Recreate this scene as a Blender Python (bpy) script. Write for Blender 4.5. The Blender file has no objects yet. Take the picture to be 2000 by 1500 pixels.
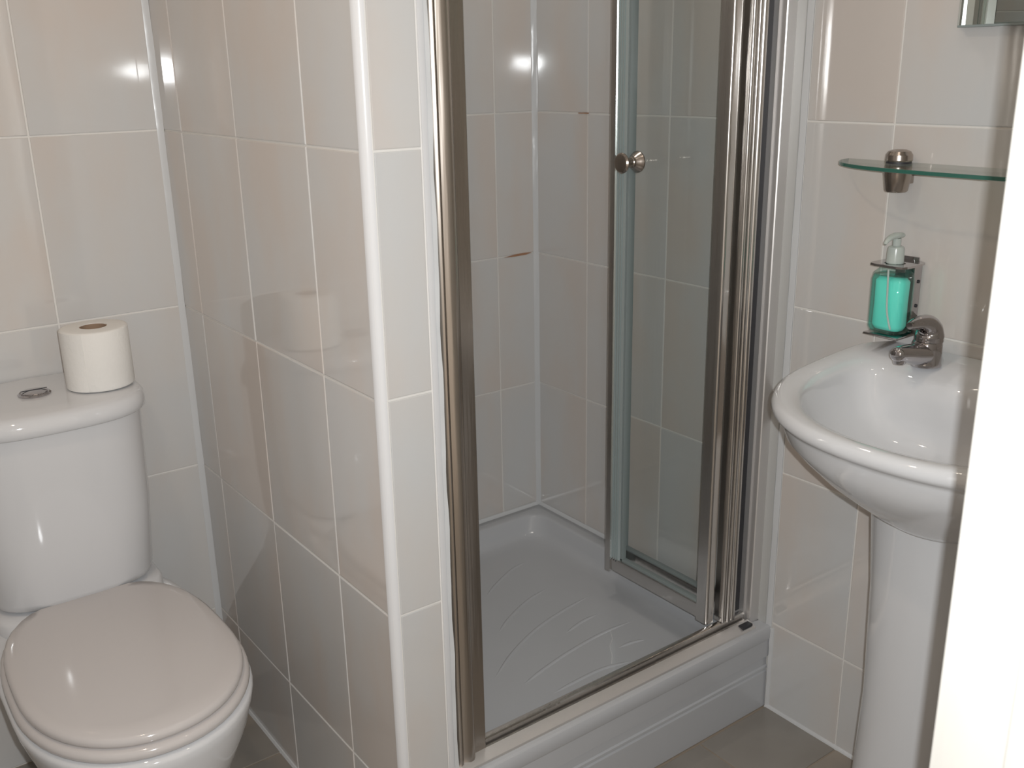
import bpy, bmesh, math, random
from mathutils import Vector, Matrix
random.seed(4)
C = bpy.context.scene.collection
scn = bpy.context.scene

# ------------------------------------------------------------ camera, light, exposure
CAM = Vector((-0.60523, -1.12381, 1.28325))
FWD = Vector((0.56482, 0.76763, -0.30286)); RT = Vector((0.80198, -0.59709, -0.01772)); UP = Vector((0.19444, 0.23288, 0.95287))
cd = bpy.data.cameras.new('camera'); cam = bpy.data.objects.new('camera', cd); C.objects.link(cam)
cam.matrix_world = Matrix(((RT.x, UP.x, -FWD.x, CAM.x), (RT.y, UP.y, -FWD.y, CAM.y), (RT.z, UP.z, -FWD.z, CAM.z), (0, 0, 0, 1)))
cd.sensor_width = 36; cd.lens = 36 * 1935.94 / 2000; cd.clip_start = 0.02
cd.dof.use_dof = True; cd.dof.focus_distance = 1.7; cd.dof.aperture_fstop = 8.7
scn.camera = cam
scn.view_settings.view_transform = 'Standard'; scn.view_settings.look = 'None'
scn.view_settings.gamma = 1; scn.view_settings.use_curve_mapping = False
scn.view_settings.exposure = 0.0

w = bpy.data.worlds.new('hallway_ambient'); scn.world = w; w.use_nodes = True
w.node_tree.nodes['Background'].inputs[0].default_value = (1.0, 0.84, 0.68, 1)
w.node_tree.nodes['Background'].inputs[1].default_value = 0.62

def area(name, loc, rot, power, sx, sy, col, shape='RECTANGLE'):
    l = bpy.data.lights.new(name, 'AREA'); l.energy = power; l.shape = shape; l.size = sx; l.size_y = sy; l.color = col
    o = bpy.data.objects.new(name, l); C.objects.link(o); o.location = loc
    if rot is not None: o.rotation_euler = rot
    return o
fl = area('camera_flash', CAM, None, 13.6, 0.012, 0.008, (0.955, 0.985, 1.0))
fl.matrix_world = cam.matrix_world.copy(); fl.location = CAM + RT * 0.027 + UP * 0.020
for x, y, e, col in [(-0.56, -0.12, 3.4, (1.0, 0.80, 0.62)), (0.30, -0.45, 0.6, (1.0, 0.86, 0.72)), (0.50, 0.42, 2.0, (1.0, 0.93, 0.84))]:
    area('ceiling_downlight', (x, y, 2.28), (0, 0, 0), e, 0.09, 0.09, col, 'DISK')

# ------------------------------------------------------------ materials
def new_mat(name):
    m = bpy.data.materials.new(name); m.use_nodes = True
    nt = m.node_tree; return m, nt, nt.nodes['Principled BSDF']
def simple(name, col, rough=0.4, metal=0.0, coat=0.0, bump=0.0, bscale=40, spec=0.5, stretch=(1, 1, 1)):
    m, nt, b = new_mat(name)
    b.inputs['Base Color'].default_value = (*col, 1); b.inputs['Roughness'].default_value = rough
    b.inputs['Metallic'].default_value = metal; b.inputs['Coat Weight'].default_value = coat
    b.inputs['Specular IOR Level'].default_value = spec
    if bump:
        tc = nt.nodes.new('ShaderNodeTexCoord'); mp = nt.nodes.new('ShaderNodeMapping'); mp.inputs['Scale'].default_value = stretch
        n = nt.nodes.new('ShaderNodeTexNoise'); n.inputs['Scale'].default_value = bscale
        bp = nt.nodes.new('ShaderNodeBump'); bp.inputs['Strength'].default_value = 1; bp.inputs['Distance'].default_value = bump
        nt.links.new(tc.outputs['Object'], mp.inputs[0]); nt.links.new(mp.outputs[0], n.inputs['Vector'])
        nt.links.new(n.outputs['Fac'], bp.inputs['Height']); nt.links.new(bp.outputs['Normal'], b.inputs['Normal'])
    return m
def tile_mat(name, c1, c2, c3, rough, vs, bump=0.0004, bsc=7.0):
    m, nt, b = new_mat(name); N, L = nt.nodes, nt.links
    tc = N.new('ShaderNodeTexCoord'); oi = N.new('ShaderNodeObjectInfo')
    mul = N.new('ShaderNodeVectorMath'); mul.operation = 'MULTIPLY_ADD'
    comb = N.new('ShaderNodeCombineXYZ'); sc = N.new('ShaderNodeMath'); sc.operation = 'MULTIPLY'; sc.inputs[1].default_value = 37.0
    L.new(oi.outputs['Random'], sc.inputs[0])
    for i in range(3): L.new(sc.outputs[0], comb.inputs[i])
    mul.inputs[1].default_value = (1, 1, 1); L.new(tc.outputs['Object'], mul.inputs[0]); L.new(comb.outputs[0], mul.inputs[2])
    mp = N.new('ShaderNodeMapping'); mp.inputs['Scale'].default_value = vs; L.new(mul.outputs[0], mp.inputs[0])
    n1 = N.new('ShaderNodeTexNoise'); n1.inputs['Scale'].default_value = 5; n1.inputs['Detail'].default_value = 4; L.new(mp.outputs[0], n1.inputs['Vector'])
    r = N.new('ShaderNodeValToRGB'); L.new(n1.outputs['Fac'], r.inputs[0])
    r.color_ramp.elements[0].position = 0.30; r.color_ramp.elements[0].color = (*c1, 1)
    r.color_ramp.elements[1].position = 0.64; r.color_ramp.elements[1].color = (*c2, 1)
    e = r.color_ramp.elements.new(0.47); e.color = (*c3, 1)
    L.new(r.outputs[0], b.inputs['Base Color'])
    b.inputs['Roughness'].default_value = rough; b.inputs['IOR'].default_value = 1.75
    n2 = N.new('ShaderNodeTexNoise'); n2.inputs['Scale'].default_value = bsc; n2.inputs['Detail'].default_value = 1.5; L.new(mul.outputs[0], n2.inputs['Vector'])
    bp = N.new('ShaderNodeBump'); bp.inputs['Distance'].default_value = bump; bp.inputs['Strength'].default_value = 1.0
    L.new(n2.outputs['Fac'], bp.inputs['Height']); L.new(bp.outputs['Normal'], b.inputs['Normal'])
    return m
M = {}
M['tile'] = tile_mat('glazed_cream_tile', (0.585, 0.590, 0.592), (0.605, 0.553, 0.515), (0.595, 0.580, 0.565), 0.055, (1.3, 0.55, 1))
M['floor_tile'] = tile_mat('beige_floor_tile', (0.27, 0.25, 0.225), (0.31, 0.265, 0.22), (0.24, 0.22, 0.195), 0.28, (1, 1, 1), 0.0006, 12)
M['grout'] = simple('wall_grout', (0.74, 0.72, 0.69), 0.7, bump=0.0004, bscale=250)
M['floor_grout'] = simple('floor_grout', (0.30, 0.25, 0.20), 0.8, bump=0.0004, bscale=250)
M['caulk'] = simple('white_silicone', (0.60, 0.61, 0.62), 0.25, bump=0.001, bscale=22)
M['pvc'] = simple('white_pvc_trim', (0.70, 0.70, 0.71), 0.16)
M['paint'] = simple('white_gloss_paint', (0.80, 0.79, 0.75), 0.35, bump=0.0006, bscale=9, stretch=(6, 6, 0.6))
M['plaster'] = simple('white_ceiling_paint', (0.78, 0.77, 0.74), 0.8)
M['ceramic'] = simple('white_ceramic', (0.65, 0.655, 0.67), 0.06, coat=0.3)
M['seat'] = simple('white_plastic_seat', (0.56, 0.53, 0.52), 0.10)
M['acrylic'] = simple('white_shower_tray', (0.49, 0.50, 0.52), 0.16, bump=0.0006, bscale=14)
M['alu'] = simple('polished_silver_aluminium', (0.66, 0.64, 0.62), 0.20, 1.0, bump=0.0006, bscale=30, stretch=(3, 3, 0.15))
M['satin'] = simple('satin_silver_aluminium', (0.50, 0.455, 0.41), 0.27, 1.0, bump=0.0006, bscale=30, stretch=(3, 3, 0.15))
M['matt_alu'] = simple('matt_light_aluminium', (0.72, 0.70, 0.69), 0.42, 0.75)
M['flange'] = simple('grey_wall_channel', (0.46, 0.46, 0.45), 0.10)
M['chrome'] = simple('chrome', (0.50, 0.48, 0.49), 0.07, 1.0)
M['nickel'] = simple('brushed_nickel', (0.42, 0.37, 0.33), 0.24, 1.0)
M['dark'] = simple('dark_rubber', (0.03, 0.03, 0.035), 0.5)
M['teal_seal'] = simple('grey_teal_seal_strip', (0.60, 0.68, 0.68), 0.22, 0.6)
M['rubber'] = simple('grey_rubber_seal', (0.26, 0.30, 0.30), 0.3)
M['paper'] = simple('toilet_paper', (0.79, 0.775, 0.745), 0.95, bump=0.0007, bscale=120, spec=0.1)
M['card'] = simple('cardboard', (0.32, 0.22, 0.15), 0.9)
M['rust'] = simple('rusty_stain', (0.36, 0.19, 0.11), 0.7)
M['clearplastic'] = simple('translucent_plastic', (0.66, 0.72, 0.68), 0.22)
M['clearplastic'].node_tree.nodes['Principled BSDF'].inputs['Transmission Weight'].default_value = 0.35
M['mirror_strip'] = simple('silvered_strip', (0.72, 0.80, 0.78), 0.10, 1.0)
M['mirror'] = simple('mirror', (0.80, 0.86, 0.84), 0.015, 1.0)

def pane_mat(name, tint, refl=1.0, rough=0.02):
    m = bpy.data.materials.new(name); m.use_nodes = True; nt = m.node_tree; N, L = nt.nodes, nt.links
    for n in list(N): N.remove(n)
    o = N.new('ShaderNodeOutputMaterial'); t = N.new('ShaderNodeBsdfTransparent'); t.inputs[0].default_value = (*tint, 1)
    g = N.new('ShaderNodeBsdfGlossy'); g.inputs['Roughness'].default_value = rough
    fr = N.new('ShaderNodeFresnel'); ge = N.new('ShaderNodeNewGeometry')
    mr = N.new('ShaderNodeMapRange'); mr.inputs['To Min'].default_value = 1.5; mr.inputs['To Max'].default_value = 1 / 1.5
    L.new(ge.outputs['Backfacing'], mr.inputs['Value']); L.new(mr.outputs[0], fr.inputs[0])
    mu = N.new('ShaderNodeMath'); mu.operation = 'MULTIPLY'; mu.inputs[1].default_value = refl
    mx = N.new('ShaderNodeMixShader'); L.new(fr.outputs[0], mu.inputs[0]); L.new(mu.outputs[0], mx.inputs[0])
    L.new(t.outputs[0], mx.inputs[1]); L.new(g.outputs[0], mx.inputs[2]); L.new(mx.outputs[0], o.inputs[0])
    return m
M['pane'] = pane_mat('shower_glass', (0.990, 0.996, 0.992), 0.7)
M['shelf_glass'] = pane_mat('shelf_glass', (0.93, 0.975, 0.955), rough=0.06)
M['glass_edge'] = simple('green_glass_edge', (0.035, 0.13, 0.10), 0.15)

def glow_core_mat():  # pale opaque turquoise, lightened to imitate flash glow inside the soap
    m, nt, b = new_mat('turquoise_glow_core'); N, L = nt.nodes, nt.links
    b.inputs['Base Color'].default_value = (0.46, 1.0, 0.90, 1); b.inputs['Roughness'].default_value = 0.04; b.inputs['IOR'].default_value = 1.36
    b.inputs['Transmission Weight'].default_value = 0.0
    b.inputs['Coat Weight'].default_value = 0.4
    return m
M['liquid'] = glow_core_mat()

# ------------------------------------------------------------ mesh helpers
def link(name, me, m, parent=None):
    o = bpy.data.objects.new(name, me); C.objects.link(o)
    if m is not None and len(me.materials) == 0: me.materials.append(M[m] if isinstance(m, str) else m)
    if parent is not None: o.parent = parent
    return o
def finish(bm, name, m, parent=None, smooth=False, ang=None):
    bmesh.ops.recalc_face_normals(bm, faces=bm.faces)
    for f in bm.faces: f.smooth = smooth
    if smooth and ang:
        for e in bm.edges:
            if len(e.link_faces) == 2 and e.calc_face_angle(0) > ang: e.smooth = False
    me = bpy.data.meshes.new(name); bm.to_mesh(me); bm.free()
    return link(name, me, m, parent)
def add_box(bm, x0, x1, y0, y1, z0, z1, bev=0.0, seg=2):
    vs = [bm.verts.new((x, y, z)) for x in (x0, x1) for y in (y0, y1) for z in (z0, z1)]
    fs = [(0, 1, 3, 2), (4, 6, 7, 5), (0, 4, 5, 1), (2, 3, 7, 6), (0, 2, 6, 4), (1, 5, 7, 3)]
    faces = [bm.faces.new([vs[i] for i in f]) for f in fs]
    if bev:
        es = list({e for f in faces for e in f.edges})
        bmesh.ops.bevel(bm, geom=es, offset=bev, segments=seg, profile=0.6, affect='EDGES')
def box(name, x0, x1, y0, y1, z0, z1, m, parent=None, bev=0.0, seg=2):
    bm = bmesh.new(); add_box(bm, x0, x1, y0, y1, z0, z1, bev, seg)
    return finish(bm, name, m, parent, smooth=bev > 0, ang=0.9)
def loft(name, rings, m, parent=None, cap0=True, cap1=True, ang=0.7, closed=True):
    bm = bmesh.new(); R = [[bm.verts.new(p) for p in r] for r in rings]; n = len(R[0])
    for a, b in zip(R, R[1:]):
        for i in range(n if closed else n - 1):
            j = (i + 1) % n
            bm.faces.new((a[i], a[j], b[j], b[i]))
    if cap0: bm.faces.new(R[0])
    if cap1: bm.faces.new(R[-1][::-1])
    return finish(bm, name, m, parent, smooth=True, ang=ang)
def lathe(name, prof, org, axis, m, parent=None, seg=32, ang=0.7):
    ax = Vector(axis).normalized(); u = ax.orthogonal().normalized(); v = ax.cross(u); org = Vector(org)
    rings = [[org + ax * h + (u * math.cos(2 * math.pi * i / seg) + v * math.sin(2 * math.pi * i / seg)) * max(r, 1e-5) for i in range(seg)] for r, h in prof]
    return loft(name, rings, m, parent, ang=ang)
def prism(name, pts, fn, a0, a1, m, parent=None, smooth=True, ang=0.5, steps=1, wob=None):
    """profile pts (p,q) swept along a; fn(p,q,a) -> xyz"""
    rings = []
    for s in range(steps + 1):
        a = a0 + (a1 - a0) * s / steps
        rings.append([fn(p, q, a) if wob is None else wob(Vector(fn(p, q, a)), i, s) for i, (p, q) in enumerate(pts)])
    return loft(name, rings, m, parent, ang=ang)
def catmull(P, n=8):
    P = [Vector(p) for p in P]; out = []
    for i in range(len(P) - 1):
        a = P[max(i - 1, 0)]; b = P[i]; c = P[i + 1]; d = P[min(i + 2, len(P) - 1)]
        for k in range(n):
            t = k / n
            out.append(0.5 * ((2 * b) + (c - a) * t + (2 * a - 5 * b + 4 * c - d) * t * t + (3 * b - a - 3 * c + d) * t ** 3))
    out.append(P[-1]); return out
def tube(name, path, rad, m, parent=None, seg=12, n=6, up=(0, 0, 1), flat=1.0):
    """rad: list of radii per control point; flat = ratio of the second radius"""
    P = catmull(path, n); K = len(P)
    Rr = [rad] * K if not isinstance(rad, (list, tuple)) else None
    if Rr is None:
        Rr = []
        for i in range(K):
            t = i / (K - 1) * (len(rad) - 1); a = min(int(t), len(rad) - 2); Rr.append(rad[a] + (rad[a + 1] - rad[a]) * (t - a))
    rings = []
    for i, p in enumerate(P):
        d = (P[min(i + 1, K - 1)] - P[max(i - 1, 0)]).normalized(); s = d.cross(Vector(up)).normalized(); q = s.cross(d)
        rings.append([p + (s * math.cos(2 * math.pi * k / seg) + q * math.sin(2 * math.pi * k / seg) * flat) * Rr[i] for k in range(seg)])
    return loft(name, rings, m, parent)
def empty(name, loc, label, cat, group=None):
    o = bpy.data.objects.new(name, None); o.location = loc; o.empty_display_size = 0.05; C.objects.link(o)
    o['label'] = label; o['category'] = cat
    if group: o['group'] = group
    return o
def put(o, root):                      # parent a world-space mesh to a root without moving it
    o.parent = root; o.matrix_parent_inverse = Matrix.Translation(root.location).inverted(); return o
def st(o): o['kind'] = 'structure'; return o

# ------------------------------------------------------------ tiles
TH = 0.33; ZR = [0.0] + [0.1977 + TH * k for k in range(0, 7)]
ZR = [z for z in ZR if z < 2.2] + [2.30]
cache = {}
def tile_mesh(wd, hd, m):
    key = (round(wd, 3), round(hd, 3), m)
    if key in cache: return cache[key]
    t = 0.0045; b = 0.0011; bm = bmesh.new(); x, y = wd / 2, hd / 2
    def ring(dx, z): return [bm.verts.new(p) for p in ((-x + dx, -y + dx, z), (x - dx, -y + dx, z), (x - dx, y - dx, z), (-x + dx, y - dx, z))]
    R = [ring(0, -t), ring(0, -b), ring(b * 0.35, -b * 0.3), ring(b * 1.3, 0)]
    for a, c in zip(R, R[1:]):
        for i in range(4): bm.faces.new((a[i], a[(i + 1) % 4], c[(i + 1) % 4], c[i]))
    bm.faces.new(R[-1]); bm.faces.new(R[0][::-1])
    bmesh.ops.recalc_face_normals(bm, faces=bm.faces)
    me = bpy.data.meshes.new('tile'); bm.to_mesh(me); bm.free(); me.materials.append(M[m]); cache[key] = me
    return me
def lay(parent, org, U, V, ul, vl, m='tile', gap=0.0031, tilt=0.0022, lean=None):
    U, V = Vector(U), Vector(V); Nn = U.cross(V); org = Vector(org)
    for a, b in zip(ul, ul[1:]):
        for c, d in zip(vl, vl[1:]):
            wd, hd = b - a - gap, d - c - gap
            if wd < 0.004 or hd < 0.004: continue
            o = bpy.data.objects.new('tile', tile_mesh(wd, hd, m)); C.objects.link(o)
            p = org + U * ((a + b) / 2) + V * ((c + d) / 2)
            rx, ry = random.uniform(-tilt, tilt), random.uniform(-tilt, tilt)
            if lean and lean(a, b, c, d): rx, ry = 0.0, lean(a, b, c, d)
            R = Matrix((U, V, Nn)).transposed() @ Matrix.Rotation(rx, 3, 'X') @ Matrix.Rotation(ry, 3, 'Y')
            o.matrix_world = Matrix.Translation(p) @ R.to_4x4(); o.parent = parent
def grid(lo, hi, ph, step=0.25):
    v = [lo]; k = math.ceil((lo - ph) / step + 0.02)
    while ph + k * step < hi - 0.01: v.append(ph + k * step); k += 1
    return v + [hi]

RX = 0.8675; BY = 0.7674; LX = -0.88; FY = -0.78; PW = 0.098; G = 0.0016; HZ = 2.30
# ------------------------------------------------------------ structure
wb = st(box('wall_back', LX - .1, RX + .1, BY + G, BY + .12, -0.02, HZ, 'grout'))
lay(wb, (0, BY, 0), (1, 0, 0), (0, 0, 1), grid(LX + .005, -0.006, -0.2288), ZR, lean=lambda a, b, c, d: 0.0075 if b > -.02 and 1.1 < c < 1.3 else 0)
lay(wb, (0, BY, 0), (1, 0, 0), (0, 0, 1), grid(PW + .004, RX - 0.003, 0.752), [0.1977] + ZR[2:], lean=lambda a, b, c, d: 0.005 if b > .85 and 1.1 < c < 1.3 else 0)
wr = st(box('wall_right', RX + G, RX + .12, FY - .1, BY + .0015, -0.02, HZ, 'grout'))
lay(wr, (RX, 0, 0), (0, -1, 0), (0, 0, 1), grid(-BY + .003, -0.0793, -0.5793), [0.1977] + ZR[2:])
lay(wr, (RX, 0, 0), (0, -1, 0), (0, 0, 1), [-0.0793, -0.001], [0.1977] + ZR[2:])
lay(wr, (RX, 0, 0), (0, -1, 0), (0, 0, 1), grid(0.001, -FY - .004, 0.1715), ZR)
wl = st(box('wall_left', LX - .12, LX - G, FY - .1, BY + .0015, -0.02, HZ, 'grout'))
lay(wl, (LX, 0, 0), (0, 1, 0), (0, 0, 1), grid(FY + .004, BY - .004, 0.0), ZR)
wm = st(box('wall_middle', G, PW - G, G, BY, -0.02, HZ, 'grout'))
vs_ = [0.0105, 0.1666, 0.4169, 0.6672, BY - .004]
lay(wm, (0, 0, 0), (0, -1, 0), (0, 0, 1), [-v for v in vs_][::-1], ZR, lean=lambda a, b, c, d: -0.0075 if a < -.7 and 1.1 < c < 1.3 else 0)
lay(wm, (0, 0, 0), (1, 0, 0), (0, 0, 1), [0.0125, 0.0845], ZR)
lay(wm, (PW, 0, 0), (0, 1, 0), (0, 0, 1), grid(0.012, BY - .004, 0.1666), [0.1977] + ZR[2:])
# front wall with the doorway the photographer stands in
wf = st(box('wall_front', LX - .12, -0.70, FY - .10, FY, -0.02, HZ, 'plaster'))
box('wall_panel', 0.091, RX + .12, FY - .10, FY, -0.02, HZ, 'plaster', wf)
box('lintel', -0.70, 0.091, FY - .10, FY, 2.05, HZ, 'plaster', wf)
fb = st(box('floor', LX - .1, RX + .1, -1.6, BY + .1, -0.08, -G, 'floor_grout'))
xl = [LX - .02] + [0.667 - .333 * k for k in range(4, -1, -1)] + [RX]
yl = [-1.50, -1.176, -0.843, -0.51, -0.177]
lay(fb, (0, 0, 0), (1, 0, 0), (0, 1, 0), xl, yl + [-0.001], 'floor_tile', 0.004, 0.001)
lay(fb, (0, 0, 0), (1, 0, 0), (0, 1, 0), [x for x in xl if x < -0.01] + [-0.001], [0.001, 0.156, 0.489, BY], 'floor_tile', 0.004, 0.001)
st(box('ceiling', LX - .1, RX + .1, FY - .1, BY + .1, HZ, HZ + .08, 'plaster'))

# trims: rounded white corner of the middle wall, its second corner, silicone joints
def arc(cx, cy, r, a0, a1, n=8): return [(cx + r * math.cos(math.radians(a0 + (a1 - a0) * i / n)), cy + r * math.sin(math.radians(a0 + (a1 - a0) * i / n))) for i in range(n + 1)]
XY = lambda p, q, a: (p, q, a)
def wav(amp):
    return lambda v, i, s: v + Vector((math.sin(s * 0.9 + i) * amp, math.cos(s * 1.7 + i * 2) * amp, 0)) * (1 if i else 0.3)
st(prism('trim_1', arc(0.0105, 0.0105, 0.0125, 180, 270) + [(0.0125, 0.004), (0.0125, 0.0125), (0.003, 0.0125)], XY, 0.0, HZ, 'pvc'))
st(prism('trim_2', [(0.0853, -0.0012), (0.0935, -0.0012), (0.0985, 0.0012), (0.0985, 0.012), (0.0853, 0.012)], XY, 0.0, HZ, 'pvc', ang=1.2))
put_ = lambda o, p: o
prism('silicone_bead', [(-0.011, BY - .0006), (-0.0105, BY + .001), (0.001, BY + .001), (0.0005, BY - .006), (-0.004, BY - .003)], XY, 0, HZ, 'caulk', wb, steps=60, wob=wav(0.0004))
prism('silicone_bead', [(RX - .010, BY + .001), (RX - .009, BY - .0008), (RX - .004, BY - .004), (RX - .0008, BY - .009), (RX + .001, BY - .010), (RX + .001, BY + .001)], XY, 0.19, HZ, 'caulk', wb, steps=60, wob=wav(0.0004))
prism('silicone_bead', [(RX + .001, -.001), (RX - .0008, -.001), (RX - .002, 0.003), (RX - .002, 0.0115), (RX + .001, 0.0115)], XY, 0.187, HZ, 'caulk', wr, steps=60, wob=wav(0.0004))
prism('silicone_bead', [(RX + .001, -.009), (RX - .0012, -.008), (RX - .004, -.001), (RX + .001, 0.002)], XY, 0.0, 0.187, 'caulk', wr, steps=20, wob=wav(0.0005))
prism('silicone_bead', [(0.0935, -.0022), (0.1000, -.0030), (0.1035, 0.010), (0.1035, 0.031), (0.098, 0.031), (0.098, 0.0)], XY, 0.19, HZ, 'caulk', wm, steps=70, wob=wav(0.0009))
XZ = lambda p, q, a: (a, p, q)
prism('silicone_bead', [(BY - .004, 0.1895), (BY - .003, 0.193), (BY + .001, 0.1985), (BY + .001, 0.188)], XZ, PW, RX, 'caulk', wb, steps=30, wob=wav(0.0004))
YZ = lambda p, q, a: (p, a, q)
prism('silicone_bead', [(RX - .004, 0.1895), (RX - .003, 0.193), (RX + .001, 0.1985), (RX + .001, 0.188)], YZ, 0.06, BY, 'caulk', wr, steps=30, wob=wav(0.0004))
prism('silicone_bead', [(RX - .006, -0.001), (RX - .0045, 0.003), (RX + .001, 0.006), (RX + .001, -0.001)], YZ, FY, 0, 'caulk', wr, steps=30, wob=wav(0.0005))
prism('silicone_bead', [(0.004, -0.001), (-.0035, 0.003), (-0.0065, -0.001)][::-1] + [(0.004, 0.006)], YZ, 0.0, BY, 'caulk', wm, steps=30, wob=wav(0.0004))
# rust coloured stains in the joints of the shower wall
def sliver(pts, parent):
    bm = bmesh.new(); a = [bm.verts.new(p) for p in pts]; bm.faces.new(a); g = bmesh.ops.extrude_face_region(bm, geom=bm.faces[:])
    bmesh.ops.translate(bm, verts=[v for v in g['geom'] if isinstance(v, bmesh.types.BMVert)], vec=(0.0006, 0.0008, 0))
    o = finish(bm, 'rust_stain', 'rust', parent); o['label'] = 'rust-brown stain in the tile joint'
z2 = 0.8577
sliver([(0.768, BY - .0008, z2 - .0020), (0.80, BY - .0008, z2 - .0032), (0.835, BY - .0008, z2 - .0026), (0.853, BY - .0008, z2 + .0012), (0.83, BY - .0008, z2 + .0028), (0.80, BY - .0008, z2 + .0018)], wb)
sliver([(RX - .0008, 0.575, 1.1868), (RX - .0008, 0.61, 1.1868), (RX - .0008, 0.612, 1.1886), (RX - .0008, 0.575, 1.1894)], wr)

# door frame: white lining and architrave on the right of the doorway
DX = 0.061
d1 = st(box('door_1', DX, DX + .03, FY - .101, FY - .0, -0.001, 2.05, 'paint', bev=0.002))
box('architrave', DX + .005, DX + .075, FY - .118, FY - .101, -0.001, 2.10, 'paint', d1, bev=0.004)
box('architrave', DX + .008, DX + .08, FY - .001, FY + .0012, -0.001, 2.10, 'paint', d1, bev=0.0008)
box('door_stop', DX - .008, DX, FY - .085, FY - .060, 0, 2.05, 'paint', d1, bev=0.002)

# ------------------------------------------------------------ shower tray
TX0, TX1, TY1 = PW + .0005, RX - .0008, BY - .0008
tray = empty('shower_tray', (0.48, 0.38, 0), 'white rectangular shower tray with raised front kerb and curved ribs in its floor', 'shower tray')
def rrect(x0, x1, y0, y1, r, z, n=7, rs=None):
    out = []
    for (cx, cy, a) in ((x1 - r, y1 - r, 0), (x0 + r, y1 - r, 90), (x0 + r, y0 + r, 180), (x1 - r, y0 + r, 270)):
        for k in range(n + 1):
            t = math.radians(a + 90 * k / n); out.append((cx + r * math.cos(t), cy + r * math.sin(t), z))
    return out
i_, rz = 0.036, 0.190
def inner(d, r, z): return rrect(TX0 + i_ + d, TX1 - i_ - d, 0.066 + d, TY1 - i_ - d, r, z)
rings = [rrect(TX0, TX1, 0.001, TY1, 0.0006, 0.12), rrect(TX0, TX1, 0.001, TY1, 0.0006, rz - .006), rrect(TX0, TX1, 0.001, TY1, 0.004, rz - .002), rrect(TX0 + .001, TX1 - .001, 0.004, TY1 - .001, 0.006, rz),
         inner(-.004, 0.045, rz), inner(0.0, 0.045, rz - .001), inner(0.003, 0.046, rz - .005), inner(0.012, 0.055, rz - .030), inner(0.020, 0.065, rz - .042), inner(0.032, 0.075, rz - .047), inner(0.055, 0.10, rz - .049)]
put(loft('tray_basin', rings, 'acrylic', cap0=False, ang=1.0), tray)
# front panel with lip and stepped mouldings, extruded along x
prof = [(0.03, 0.0), (0.0025, 0.0), (0.0025, 0.083), (0.0055, 0.0855), (0.0055, 0.088), (0.0020, 0.091), (0.0020, 0.0955), (0.0050, 0.098), (0.0060, 0.148), (0.0080, 0.156),
        (-0.0005, 0.160), (-0.0020, 0.164), (-0.0022, 0.182), (0.0005, 0.1885), (0.006, 0.1903), (0.03, 0.1903)]
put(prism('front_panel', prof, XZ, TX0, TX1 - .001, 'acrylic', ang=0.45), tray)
ribs = [[(0.708, 0.607), (0.649, 0.594), (0.584, 0.563), (0.519, 0.525)], [(0.672, 0.475), (0.591, 0.456), (0.515, 0.422), (0.451, 0.383)],
        [(0.735, 0.389), (0.625, 0.373), (0.532, 0.35), (0.435, 0.307), (0.342, 0.249)], [(0.683, 0.316), (0.626, 0.312), (0.561, 0.296)],
        [(0.73, 0.246), (0.637, 0.251), (0.532, 0.24), (0.448, 0.223), (0.378, 0.204)], [(0.69, 0.176), (0.656, 0.186), (0.615, 0.189)],
        [(0.622, 0.132), (0.549, 0.152), (0.48, 0.153), (0.405, 0.149)]]
for r in ribs:
    k = len(r)
    put(tube('rib', [(x, y, rz - .0505) for x, y in r], [0.001] + [0.0048] * (k - 1) + [0.001], 'acrylic', n=8, seg=10, flat=0.75), tray)
ck = put(tube('scratch', [(0.65, 0.246, rz - .0489), (0.632, 0.22, rz - .0489), (0.61, 0.203, rz - .0489), (0.593, 0.178, rz - .0489), (0.57, 0.154, rz - .0489)], 0.0008, 'pvc', n=2, seg=6), tray)
ck['label'] = 'thin crooked white scratch'

# ------------------------------------------------------------ shower door
ZT, ZB = 2.06, 0.190
door = empty('shower_door', (0.48, 0.04, ZB), 'silver-framed glass bifold shower door folded open inwards, with round knob', 'shower door')
pl = [(0.1035, 0.072), (0.1035, 0.033), (0.107, 0.029), (0.116, 0.0285), (0.1185, 0.0245), (0.123, 0.0225), (0.1275, 0.0245), (0.1295, 0.0275), (0.134, 0.0255), (0.141, 0.0225), (0.148, 0.0235), (0.1525, 0.0275),
      (0.1527, 0.0335), (0.1545, 0.034), (0.178, 0.0345), (0.1795, 0.036), (0.1795, 0.072)]
put(prism('left_jamb', pl, XY, ZB + .0005, ZT, 'satin', ang=0.6), door)
pr_ = [(RX - .0008, 0.075), (RX - .0008, 0.034), (RX - .002, 0.032), (0.8405, 0.032), (0.839, 0.034), (0.839, 0.046), (0.835, 0.047), (0.835, 0.075)]
put(prism('wall_flange', [(RX - .0006, .0118), (RX - .003, .0125), (RX - .003, .034), (RX - .0006, .034)], XY, ZB + .0005, ZT, 'flange', ang=.5), door)
put(prism('right_jamb', pr_, XY, ZB + .0005, ZT, 'matt_alu', ang=0.6), door)
pt = [(0.012, ZB + .0006), (0.0135, ZB + .004), (0.020, ZB + .0075), (0.030, ZB + .0105), (0.0345, ZB + .0115), (0.0365, ZB + .0095), (0.0365, ZB + .0006)]
tk = put(prism('bottom_track', pt, XZ, 0.1045, 0.8345, 'matt_alu', ang=0.45), door)
pt2 = [(0.0390, ZB + .0006), (0.0390, ZB + .0070), (0.0425, ZB + .0075), (0.0435, ZB + .0190), (0.0450, ZB + .0215), (0.0475, ZB + .0225), (0.0540, ZB + .0225), (0.0560, ZB + .0210), (0.0575, ZB + .0006)]
put(prism('inner_rail', pt2, XZ, 0.1800, 0.8345, 'alu', ang=0.45), door)
put(box('top_track', 0.1045, 0.8345, 0.022, 0.062, ZT - .045, ZT, 'alu', bev=0.002), door)
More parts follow.
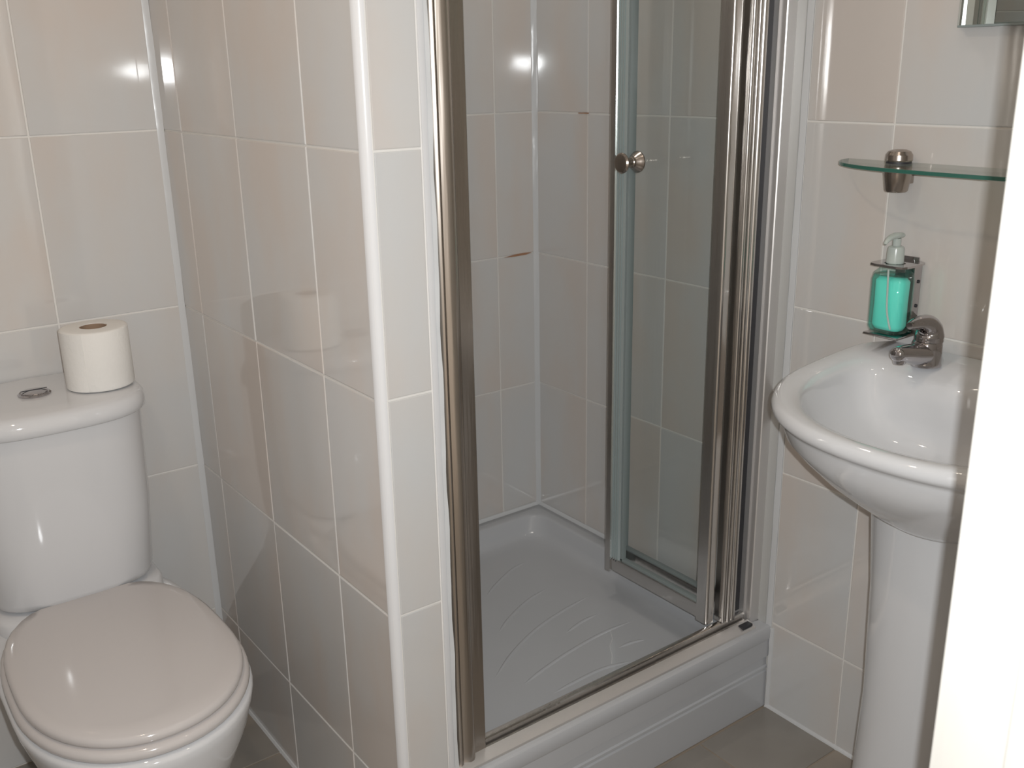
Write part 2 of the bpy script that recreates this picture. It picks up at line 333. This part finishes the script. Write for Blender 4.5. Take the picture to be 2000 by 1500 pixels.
sl = box('drain_slot', 0.800, 0.828, 0.0155, 0.0285, ZB + .0065, ZB + .0120, 'dark'); put(sl, door); sl['label'] = 'small black slot in the silver track'
put(box('corner_block', 0.178, 0.196, 0.050, 0.070, ZB + .0006, ZB + .012, 'dark'), door)
# leaf seen flat on: near stile with fluted rounded edge, far stile, rails, pane
def leaf(xc, y0, y1, zb, zt, th, mat):
    L_ = {}
    h = th / 2
    near = [(xc + h, y0 + .004), (xc + h, y0 + .030), (xc - h, y0 + .030), (xc - h, y0 + .012)] + arc(xc - h + .006, y0 + .008, .0065, 190, 280, 6) + arc(xc + h - .005, y0 + .006, .005, 270, 350, 4)
    n_ = put(prism('near_stile', near, XY, zb, zt, mat, ang=0.7), door)
    far = [(xc + h, y1), (xc - h + .002, y1)] + arc(xc - h + .002, y1 - .004, .004, 100, 180, 3) + [(xc - h, y1 - .015), (xc + h, y1 - .015)]
    fs = [(xc + h * .8, y1 - .0152), (xc - h * .8, y1 - .0152)]
    for q in (.019, .026, .033): fs += [(xc - h * .8, y1 - q), (xc - h * .8 + .0035, y1 - q - .0012), (xc - h * .8 + .0035, y1 - q - .003), (xc - h * .8, y1 - q - .0045)]
    fs += [(xc - h * .6, y1 - .0435), (xc + h * .8, y1 - .0435)]
    put(prism('fluted_seal_strip', fs, XY, zb + .03, zt - .03, 'teal_seal', ang=0.4), door)
    f_ = put(prism('far_stile', far, XY, zb, zt, mat, ang=0.5), door)
    put(box('bottom_rail', xc - h * .8, xc + h * .8, y0 + .028, y1 - .013, zb + .004, zb + .036, mat, bev=0.003), door)
    put(box('top_rail', xc - h * .8, xc + h * .8, y0 + .038, y1 - .042, zt - .04, zt - .004, mat, bev=0.003), door)
    ps = put(box('glass_pane', xc - .0025, xc + .0025, y0 + .024, y1 - .040, zb + .03, zt - .03, 'pane'), door)
    for nm, a in (('glazing_seal', (xc - h * .55, xc + h * .55, y0 + .030, y0 + .0335, zb + .037, zt - .045)), ('glazing_seal', (xc - h * .55, xc + h * .55, y1 - .0485, y1 - .044, zb + .037, zt - .045)), ('glazing_seal', (xc - h * .55, xc + h * .55, y0 + .030, y1 - .044, zb + .036, zb + .041))):
        put(box(nm, *a, 'rubber'), door)
    return n_, f_
leaf(0.745, 0.054, 0.358, 0.2145, ZT - .05, 0.022, 'alu')
leaf(0.790, 0.066, 0.398, 0.2145, ZT - .05, 0.020, 'alu')
# fluted hinge column between folded leaf and jamb, and the hinge strip between the leaves
hc = [(0.766, 0.052)] + arc(0.7715, 0.046, .005, 170, 290, 6) + [(0.776, 0.044)] + arc(0.7815, 0.042, .0055, 190, 330, 6) + arc(0.794, 0.043, .0065, 200, 340, 6) + [(0.802, 0.048), (0.806, 0.056), (0.812, 0.060), (0.812, 0.064), (0.766, 0.064)]
put(prism('hinge_post', hc, XY, ZB + .0235, ZT - .045, 'alu', ang=0.5), door)
put(box('jamb_gap_shade', 0.813, 0.8345, .058, .066, ZB + .0235, ZT - .045, 'dark'), door)  # dark strip standing in for the shade in the gap beside the jamb
put(prism('hinge_strip', [(0.7565, 0.344), (0.7795, 0.368), (0.7795, 0.384), (0.772, 0.376), (0.768, 0.376), (0.764, 0.362), (0.7565, 0.356)], XY, 0.2145, ZT - .05, 'rubber'), door)
kn = [(0.0, 0.0), (0.012, 0.0), (0.0165, 0.0012), (0.0195, 0.0042), (0.0190, 0.0068), (0.0150, 0.0095), (0.0105, 0.0125), (0.0090, 0.0150), (0.0090, 0.0270), (0.0105, 0.0285), (0.0105, 0.0300), (0.0120, 0.0330), (0.0170, 0.0385), (0.0205, 0.0440), (0.0205, 0.0465), (0.0180, 0.0475), (0.0, 0.0475)]
put(lathe('knob', kn, (0.6945, 0.2865, 1.110), (1, 0, 0), 'nickel', ang=0.5), door)

# ------------------------------------------------------------ toilet
toilet = empty('toilet', (-0.30, 0.45, 0), 'white close-coupled toilet with closed seat lid against the tiled back wall', 'toilet')
def egg(cx, yc, hw, lf, lb, z, ef=2.0, eb=3.0, n=56, cut=None, zf=None):
    out = []
    for k in range(n):
        t = 2 * math.pi * k / n; c, s = math.cos(t), math.sin(t)
        e = eb if s > 0 else ef; l = lb if s > 0 else lf
        r = (abs(c) ** e + abs(s) ** e) ** (-1 / e)
        x, y = cx + hw * c * r, yc + l * s * r
        if cut is not None: y = min(y, cut)
        out.append((x, y, zf(x, y) if zf else z))
    return out
TXc = -0.297
bowl = [(0.0, .092, .30, .12, .44, 4), (0.02, .090, .30, .12, .44, 4), (0.08, .082, .32, .10, .43, 4), (0.16, .088, .32, .13, .42, 4), (0.22, .108, .31, .165, .41, 4), (0.28, .138, .31, .195, .40, 4), (0.33, .160, .31, .212, .39, 4), (0.365, .170, .31, .220, .385, 4), (0.378, .1725, .31, .2215, .385, 4), (0.3845, .170, .31, .219, .385, 4), (0.386, .160, .31, .208, .38, 4)]
put(loft('bowl', [egg(TXc, 0.31, hw, lf, .38, z, 2.1, eb) for z, hw, a, lf, b, eb in bowl], 'ceramic', ang=1.2), toilet)
# raised deck the cistern stands on
put(loft('deck', [egg(TXc, .62, .135, .115, .135, .30, 2.6, 6), egg(TXc, .62, .142, .118, .137, .385, 2.6, 6), egg(TXc, .62, .143, .100, .139, .402, 2.6, 6), egg(TXc, .62, .138, .094, .135, .4085, 2.6, 6)], 'ceramic', ang=1.2), toilet)
put(loft('seat', [egg(TXc, .31, hw, lf, .27, z, 2.1, 3.0, cut=.562) for z, hw, lf in ((.3865, .158, .205), (.3885, .167, .214), (.394, .1695, .2175), (.401, .168, .216), (.4045, .163, .211))], 'seat', ang=1.2), toilet)
def dome(z0, h): return lambda x, y: z0 + h * max(0, 1 - ((x - TXc) / .165) ** 2 - ((y - .33) / .25) ** 2)
put(loft('seat_lid', [egg(TXc, .31, hw, lf, .262, z, 2.1, 3.0, cut=.560) for z, hw, lf in ((.4055, .154, .200), (.4075, .1605, .2065), (.4125, .1620, .2080), (.4185, .1605, .2065), (.4215, .1555, .2015))] +
         [egg(TXc, .31 + .01 * s, .1555 * q, .2015 * q, .262 * q, 0, 2.1, 3.0, cut=.556, zf=dome(.4215, .004)) for s, q in ((1, .9), (1, .7), (1, .4), (1, .1))], 'seat', ang=1.2), toilet)
def cist(hw, lf, z, e=3.0): return egg(TXc, .665, hw, lf, .098, z, e, 9, n=64)
put(loft('cistern', [cist(.128, .098, .4125), cist(.136, .106, .418), cist(.139, .110, .430), cist(.148, .124, .56), cist(.152, .128, .70), cist(.153, .129, .733)], 'ceramic', ang=1.2), toilet)
put(loft('cistern_lid', [cist(.152, .130, .7335), cist(.158, .137, .734), cist(.161, .140, .737), cist(.1615, .141, .747), cist(.160, .139, .7575), cist(.155, .133, .7645), cist(.145, .122, .7675), cist(.10, .09, .769), cist(.02, .02, .7695)], 'ceramic', ang=1.2), toilet)
b_ = put(lathe('flush_button', [(0, 0), (.026, 0), (.0265, .003), (.024, .005), (.0225, .0035), (.0215, .0035), (.021, .0065), (.012, .0085), (0, .009)], (-.307, .655, .7685), (0, 0, 1), 'chrome', ang=0.35), toilet); b_['label'] = 'round chrome flush button'
sb = put(box('button_split', -.328, -.286, .6545, .6555, .7770, .7782, 'dark'), toilet)

# toilet roll
RC = Vector((-.2005, .640, .7698))
roll = lathe('paper', [(.0225, .0), (.050, .0), (.0545, .0015), (.0555, .004), (.0555, .101), (.0540, .1035), (.050, .1045), (.0225, .1045), (.0225, .0)], RC, (0, 0, 1), 'paper', seg=56, ang=0.9)
tr = empty('toilet_roll', tuple(RC), 'full white toilet roll standing upright on the right end of the cistern lid', 'toilet roll')
put(roll, tr)
put(lathe('cardboard_core', [(.0224, .001), (.0224, .1035), (.0206, .1035), (.0206, .001), (.0224, .001)], RC, (0, 0, 1), 'card', seg=40), tr)
sheet = [(RC.x + .0562 * math.cos(math.radians(a)), RC.y + .0562 * math.sin(math.radians(a))) for a in range(150, 236, 5)]
sh = prism('loose_sheet', sheet + [(RC.x + (p[0] - RC.x) * .985, RC.y + (p[1] - RC.y) * .985) for p in sheet[::-1]], XY, RC.z + .002, RC.z + .1025, 'paper'); put(sh, tr)

# ------------------------------------------------------------ washbasin
basin = empty('washbasin', (0.70, -0.42, 0), 'white pedestal washbasin fixed to the right tiled wall beside the shower', 'washbasin')
BX, BYc = 0.69, -0.425; WX = RX - .0015
NB = 96
def bring(z, af, ab, b, ef=2.2, eb=6.0, xc=BX, yc=BYc, deck=0.0, ledge=0.0):
    out = []
    if yc == BYc: af *= .955; b *= .925
    for k in range(NB):
        t = 2 * math.pi * k / NB; c, s = math.cos(t), math.sin(t)
        e = eb if c > 0 else ef; a = ab if c > 0 else af
        r = (abs(c) ** e + abs(s) ** e) ** (-1 / e)
        x, y = min(xc + a * c * r, WX), yc + b * s * r
        if ledge and c > 0: x -= ledge * math.exp(-((y - (yc + .085)) / .085) ** 4) * min(1, (x - xc) / .04)
        zz = z + deck * min(1, max(0, (x - .49) / .33)) ** 1.2
        out.append((x, y, zz))
    return out
W_ = WX - BX
WB = .235
body = [bring(.640, .085, .10, .092, 2, 3), bring(.655, .110, .13, .118, 2, 4), bring(.677, .142, .16, .155, 2, 4), bring(.702, .176, .19, .195, 2, 4), bring(.728, .200, .21, .228, 2.1, 4), bring(.750, .2150, .22, .250, 2.2, 3.6), bring(.773, .2225, .23, .262, 2.2, 3.6, deck=.022),
        bring(.7795, .2245, .23, .2655, 2.2, 3.6, deck=.026), bring(.7820, .2310, WB, .274, 2.2, 3.6, deck=.028), bring(.789, .2350, WB, .2790, 2.2, 3.6, deck=.030), bring(.797, .2345, WB, .2785, 2.2, 3.6, deck=.030), bring(.8035, .230, WB, .274, 2.2, 3.6, deck=.030),
        bring(.8060, .223, WB - .006, .266, 2.2, 3.6, deck=.030), bring(.8050, .212, W_ - .03, .250, 2.2, 4, deck=.026),
        bring(.8025, .202, .125, .232, 2.2, 3.2, deck=.016, ledge=.035), bring(.797, .196, .118, .226, 2.2, 3.2, deck=.008, ledge=.037), bring(.780, .190, .108, .218, 2.2, 3, ledge=.032), bring(.750, .178, .098, .200, 2.1, 2.8, ledge=.02), bring(.715, .150, .082, .168, 2, 2.5),
        bring(.700, .112, .062, .125, 2, 2.2), bring(.692, .070, .042, .080, 2, 2), bring(.688, .030, .022, .032, 2, 2)]
put(loft('bowl', body, 'ceramic', ang=1.4), basin)
ped = []
for z, af, b in ((0, .085, .100), (.015, .085, .100), (.03, .080, .094), (.10, .074, .086), (.30, .070, .080), (.50, .076, .086), (.62, .085, .095), (.668, .098, .106)):
    ped.append(bring(z, af, .10, b, 2.2, 2.4, xc=.725, yc=-.400))
put(loft('pedestal', ped, 'ceramic', ang=1.2), basin)
ov = put(lathe('overflow_ring', [(.0, 0), (.0125, 0), (.0135, .0015), (.0125, .0035), (.009, .003), (.0085, .001), (0, .001)], (.782, -.425, .772), (-1, 0, .35), 'chrome'), basin); ov['label'] = 'round chrome overflow ring'
put(lathe('drain', [(0, 0), (.030, 0), (.031, .002), (.028, .004), (.018, .002), (0, .002)], (BX, BYc, .687), (0, 0, 1), 'chrome'), basin)

# mixer tap
tapo = empty('mixer_tap', (.806, -.306, .8275), 'chrome single-lever mixer tap on the back ledge of the washbasin', 'tap')
TX, TY, TZ = .806, -.306, .8275
put(lathe('tap_body', [(0, 0), (.0235, 0), (.0240, .002), (.0232, .005), (.0228, .025), (.0225, .036), (.021, .039), (0, .039)], (TX, TY, TZ), (0, 0, 1), 'chrome', seg=40), tapo)
put(tube('spout', [(TX + .010, TY, TZ + .019), (TX - .014, TY, TZ + .020), (TX - .040, TY, TZ + .0245), (TX - .068, TY, TZ + .030), (TX - .082, TY, TZ + .032), (TX - .087, TY, TZ + .0325)], [.0185, .0195, .0175, .0145, .0122, .0060], 'chrome', seg=24, flat=0.92), tapo)
put(lathe('aerator', [(0, 0), (.0085, 0), (.0095, .002), (.0095, .008), (0, .008)], (TX - .073, TY, TZ + .0155), (0, 0, 1), 'chrome', seg=24), tapo)
put(tube('lever', [(TX + .003, TY, TZ + .039), (TX + .003, TY, TZ + .048), (TX + .001, TY, TZ + .058), (TX - .008, TY, TZ + .067), (TX - .024, TY, TZ + .072), (TX - .044, TY, TZ + .073), (TX - .056, TY, TZ + .072)], [.0218, .0218, .0195, .0155, .0115, .0085, .0055], 'chrome', seg=24, n=8, up=(0, 1, 0)), tapo)

# soap bottle in its chrome wall holder
HY, HX = -.228, .818
hold = empty('soap_holder', (RX - .001, HY, .86), 'chrome wall bracket gripping the turquoise soap bottle above the basin', 'holder')
put(box('back_plate', RX - .0045, RX - .0008, HY - .014, HY + .026, .860, .982, 'chrome', bev=0.0012), hold)
put(box('side_plate', HX + .024, RX - .004, HY - .0215, HY - .0200, .866, .975, 'chrome', bev=0.0006), hold)
bm = bmesh.new()
nseg = 24; top = []
def collar(z):
    R1 = [(HX + .0165 * math.cos(2 * math.pi * k / nseg), HY + .0165 * math.sin(2 * math.pi * k / nseg), z) for k in range(nseg)]
    R2 = []
    for k in range(nseg):
        t = 2 * math.pi * k / nseg; c, s = math.cos(t), math.sin(t); r = (abs(c) ** 5 + abs(s) ** 5) ** (-1 / 5)
        R2.append((HX + (.046 if c > 0 else .026) * c * r, HY + .0325 * s * r, z))
    return R1, R2
a1, a2 = collar(.973); b1, b2 = collar(.9765)
RR = [[bm.verts.new(p) for p in r] for r in (a1, a2, b2, b1, a1)]
for A, B in zip(RR, RR[1:]):
    for k in range(nseg): bm.faces.new((A[k], A[(k + 1) % nseg], B[(k + 1) % nseg], B[k]))
bmesh.ops.remove_doubles(bm, verts=bm.verts, dist=1e-5)
put(finish(bm, 'neck_collar', 'chrome', smooth=False), hold)
put(box('base_plate', HX - .0225, RX - .004, HY - .031, HY + .031, .8585, .862, 'chrome', bev=0.0012), hold)
for z in (.945, .905):
    put(lathe('screw', [(0, 0), (.0028, 0), (.0028, .0015), (0, .002)], (RX - .012, HY - .0215, z), (0, -1, 0), 'dark', seg=12), hold)

bot = empty('soap_bottle', (HX, HY, .8625), 'clear pump bottle of turquoise liquid soap held in the chrome wall bracket', 'bottle')
def sq(hx, hy, z, e=4.5, n=40):
    out = []
    for k in range(n):
        t = 2 * math.pi * k / n; c, s = math.cos(t), math.sin(t); r = (abs(c) ** e + abs(s) ** e) ** (-1 / e)
        out.append((HX + hx * c * r, HY + hy * s * r, z))
    return out
M['shell'] = pane_mat('clear_bottle_plastic', (0.88, 0.97, 0.95), 1.0)
z0 = .8625
put(loft('bottle_shell', [sq(.014, .021, z0), sq(.020, .0275, z0 + .003), sq(.0225, .0305, z0 + .010), sq(.0225, .031, z0 + .05), sq(.0225, .031, z0 + .088), sq(.021, .028, z0 + .099), sq(.016, .021, z0 + .1065, 3.5), sq(.0125, .0135, z0 + .1095, 2.4), sq(.0125, .0125, z0 + .112, 2)], 'shell', ang=1.3), bot)
M['liquid_outer'] = pane_mat('clear_turquoise_soap', (0.66, 0.96, 0.93), 0.9)
lq = put(loft('liquid_soap', [sq(.013, .020, z0 + .0015), sq(.019, .0265, z0 + .004), sq(.0213, .0293, z0 + .011), sq(.0213, .0298, z0 + .05), sq(.0213, .0298, z0 + .088), sq(.0205, .027, z0 + .0965)], 'liquid_outer', ang=1.3), bot); lq['label'] = 'clear turquoise liquid'
put(loft('liquid_glow_core', [sq(.008, .017, z0 + .0045, 3), sq(.015, .0235, z0 + .007, 3), sq(.0185, .0265, z0 + .014, 3), sq(.0185, .0255, z0 + .05, 3), sq(.0185, .0262, z0 + .086, 3), sq(.014, .021, z0 + .092, 3)], 'liquid', ang=1.3), bot)  # added bright core: paints a luminous centre and darker edges into the soap
dt = put(tube('dip_tube', [(HX - .0222, HY - .004, z0 + .108), (HX - .0228, HY - .006, z0 + .08), (HX - .0228, HY - .009, z0 + .04), (HX - .0222, HY - .017, z0 + .012)], .0016, 'clearplastic', n=6, seg=8), bot)
put(lathe('pump_collar', [(0, 0), (.0130, 0), (.0137, .002), (.0135, .004), (.0130, .022), (.0118, .026), (.0090, .0275), (0, .0275)], (HX, HY, z0 + .1145), (0, 0, 1), 'clearplastic', seg=28), bot)
put(lathe('pump_stem', [(0, 0), (.0065, 0), (.0065, .012), (0, .012)], (HX, HY, z0 + .142), (0, 0, 1), 'clearplastic', seg=20), bot)
put(tube('pump_spout', [(HX + .012, HY, z0 + .158), (HX - .004, HY, z0 + .1585), (HX - .018, HY, z0 + .157), (HX - .028, HY, z0 + .152), (HX - .032, HY, z0 + .148)], [.0065, .0080, .0060, .0040, .0026], 'clearplastic', seg=16, flat=.62), bot)

# glass shelf
SZ = 1.1275
shelf = empty('glass_shelf', (.83, -.34, SZ), 'rounded clear glass shelf with green edge on the wall above the basin', 'shelf')
def outline(d):
    pts = []; hw = .250 - d; yc = -.345; xf = .752 + d; xb = RX - .006
    for k in range(41):
        s = -1 + 2 * k / 40; y = yc + hw * math.sin(s * math.pi / 2); u = abs(y - yc) / hw
        pts.append((xb - (xb - xf) * max(0.0, 1 - u ** 3.2) ** 0.5, y))
    return pts
def slab(name, pts, z0_, z1_, m):
    bm = bmesh.new(); A = [bm.verts.new((x, y, z0_)) for x, y in pts]; B = [bm.verts.new((x, y, z1_)) for x, y in pts]; n = len(pts)
    bm.faces.new(A[::-1]); bm.faces.new(B)
    for i in range(n): bm.faces.new((A[i], A[(i + 1) % n], B[(i + 1) % n], B[i]))
    return finish(bm, name, m)
o_ = outline(0)
g_ = put(slab('glass_plate', outline(.0012), SZ - .003, SZ + .003, 'shelf_glass'), shelf)
rim = []
for (x, y), (x2, y2) in zip(outline(0), outline(.0012)): rim.append([(x, y, SZ - .0024), (x, y, SZ + .0024), (x2, y2, SZ + .003), (x2, y2, SZ - .003)])
ed = put(loft('glass_edge', rim, 'glass_edge', ang=0.7), shelf); ed['label'] = 'green polished glass edge'
for yy in (-.2045, -.4855):
    r_ = 'shelf_bracket'
    b0 = put(lathe(r_, [(0, 0), (.0165, 0), (.0180, .002), (.0215, .026), (.0235, .0375), (0, .0375)], (.838, yy, SZ - .0412), (0, 0, 1), 'nickel', seg=32), shelf)
    c0 = lathe('clamp_cap', [(0, 0), (.0200, 0), (.0210, .002), (.0205, .010), (.0170, .0155), (.010, .0180), (0, .0185)], (.838, yy, SZ + .0062), (0, 0, 1), 'nickel', seg=32, ang=.5); put(c0, shelf)
    put(lathe('rubber_washer', [(0, 0), (.0195, 0), (.0195, .003), (0, .003)], (.838, yy, SZ + .0031), (0, 0, 1), 'dark', seg=32), shelf)
    put(box('wall_arm', .838, RX - .001, yy - .012, yy + .012, SZ - .030, SZ - .0045, 'nickel', bev=.002), shelf)

# mirror with bevelled mirror border
mir = empty('wall_mirror', (RX - .01, -.49, 1.62), 'silver-framed mirror hanging high on the right wall above the glass shelf', 'mirror')
y1m, y0m, zbm, ztm = -.266, -.72, 1.331, 1.98
for sgn, yb in ((-1, y1m), (1, y0m)):
    sp = [(RX - .001, yb), (RX - .010, yb), (RX - .0185, yb + sgn * .008), (RX - .0190, yb + sgn * .012), (RX - .0165, yb + sgn * .016), (RX - .0140, yb + sgn * .026), (RX - .0165, yb + sgn * .034), (RX - .0195, yb + sgn * .037), (RX - .0195, yb + sgn * .041), (RX - .0165, yb + sgn * .043), (RX - .0190, yb + sgn * .049), (RX - .0130, yb + sgn * .058), (RX - .001, yb + sgn * .058)]
    put(prism('side_strip', sp, XY, zbm + .002, ztm, 'mirror_strip', ang=0.3), mir)
put(box('mirror_glass', RX - .0135, RX - .0020, y0m + .0585, y1m - .0585, zbm + .002, ztm, 'mirror', bev=.0015), mir)
put(box('bottom_channel', RX - .0200, RX - .0010, y0m + .006, y1m - .006, zbm - .0015, zbm + .0018, 'rubber', bev=.0006), mir)
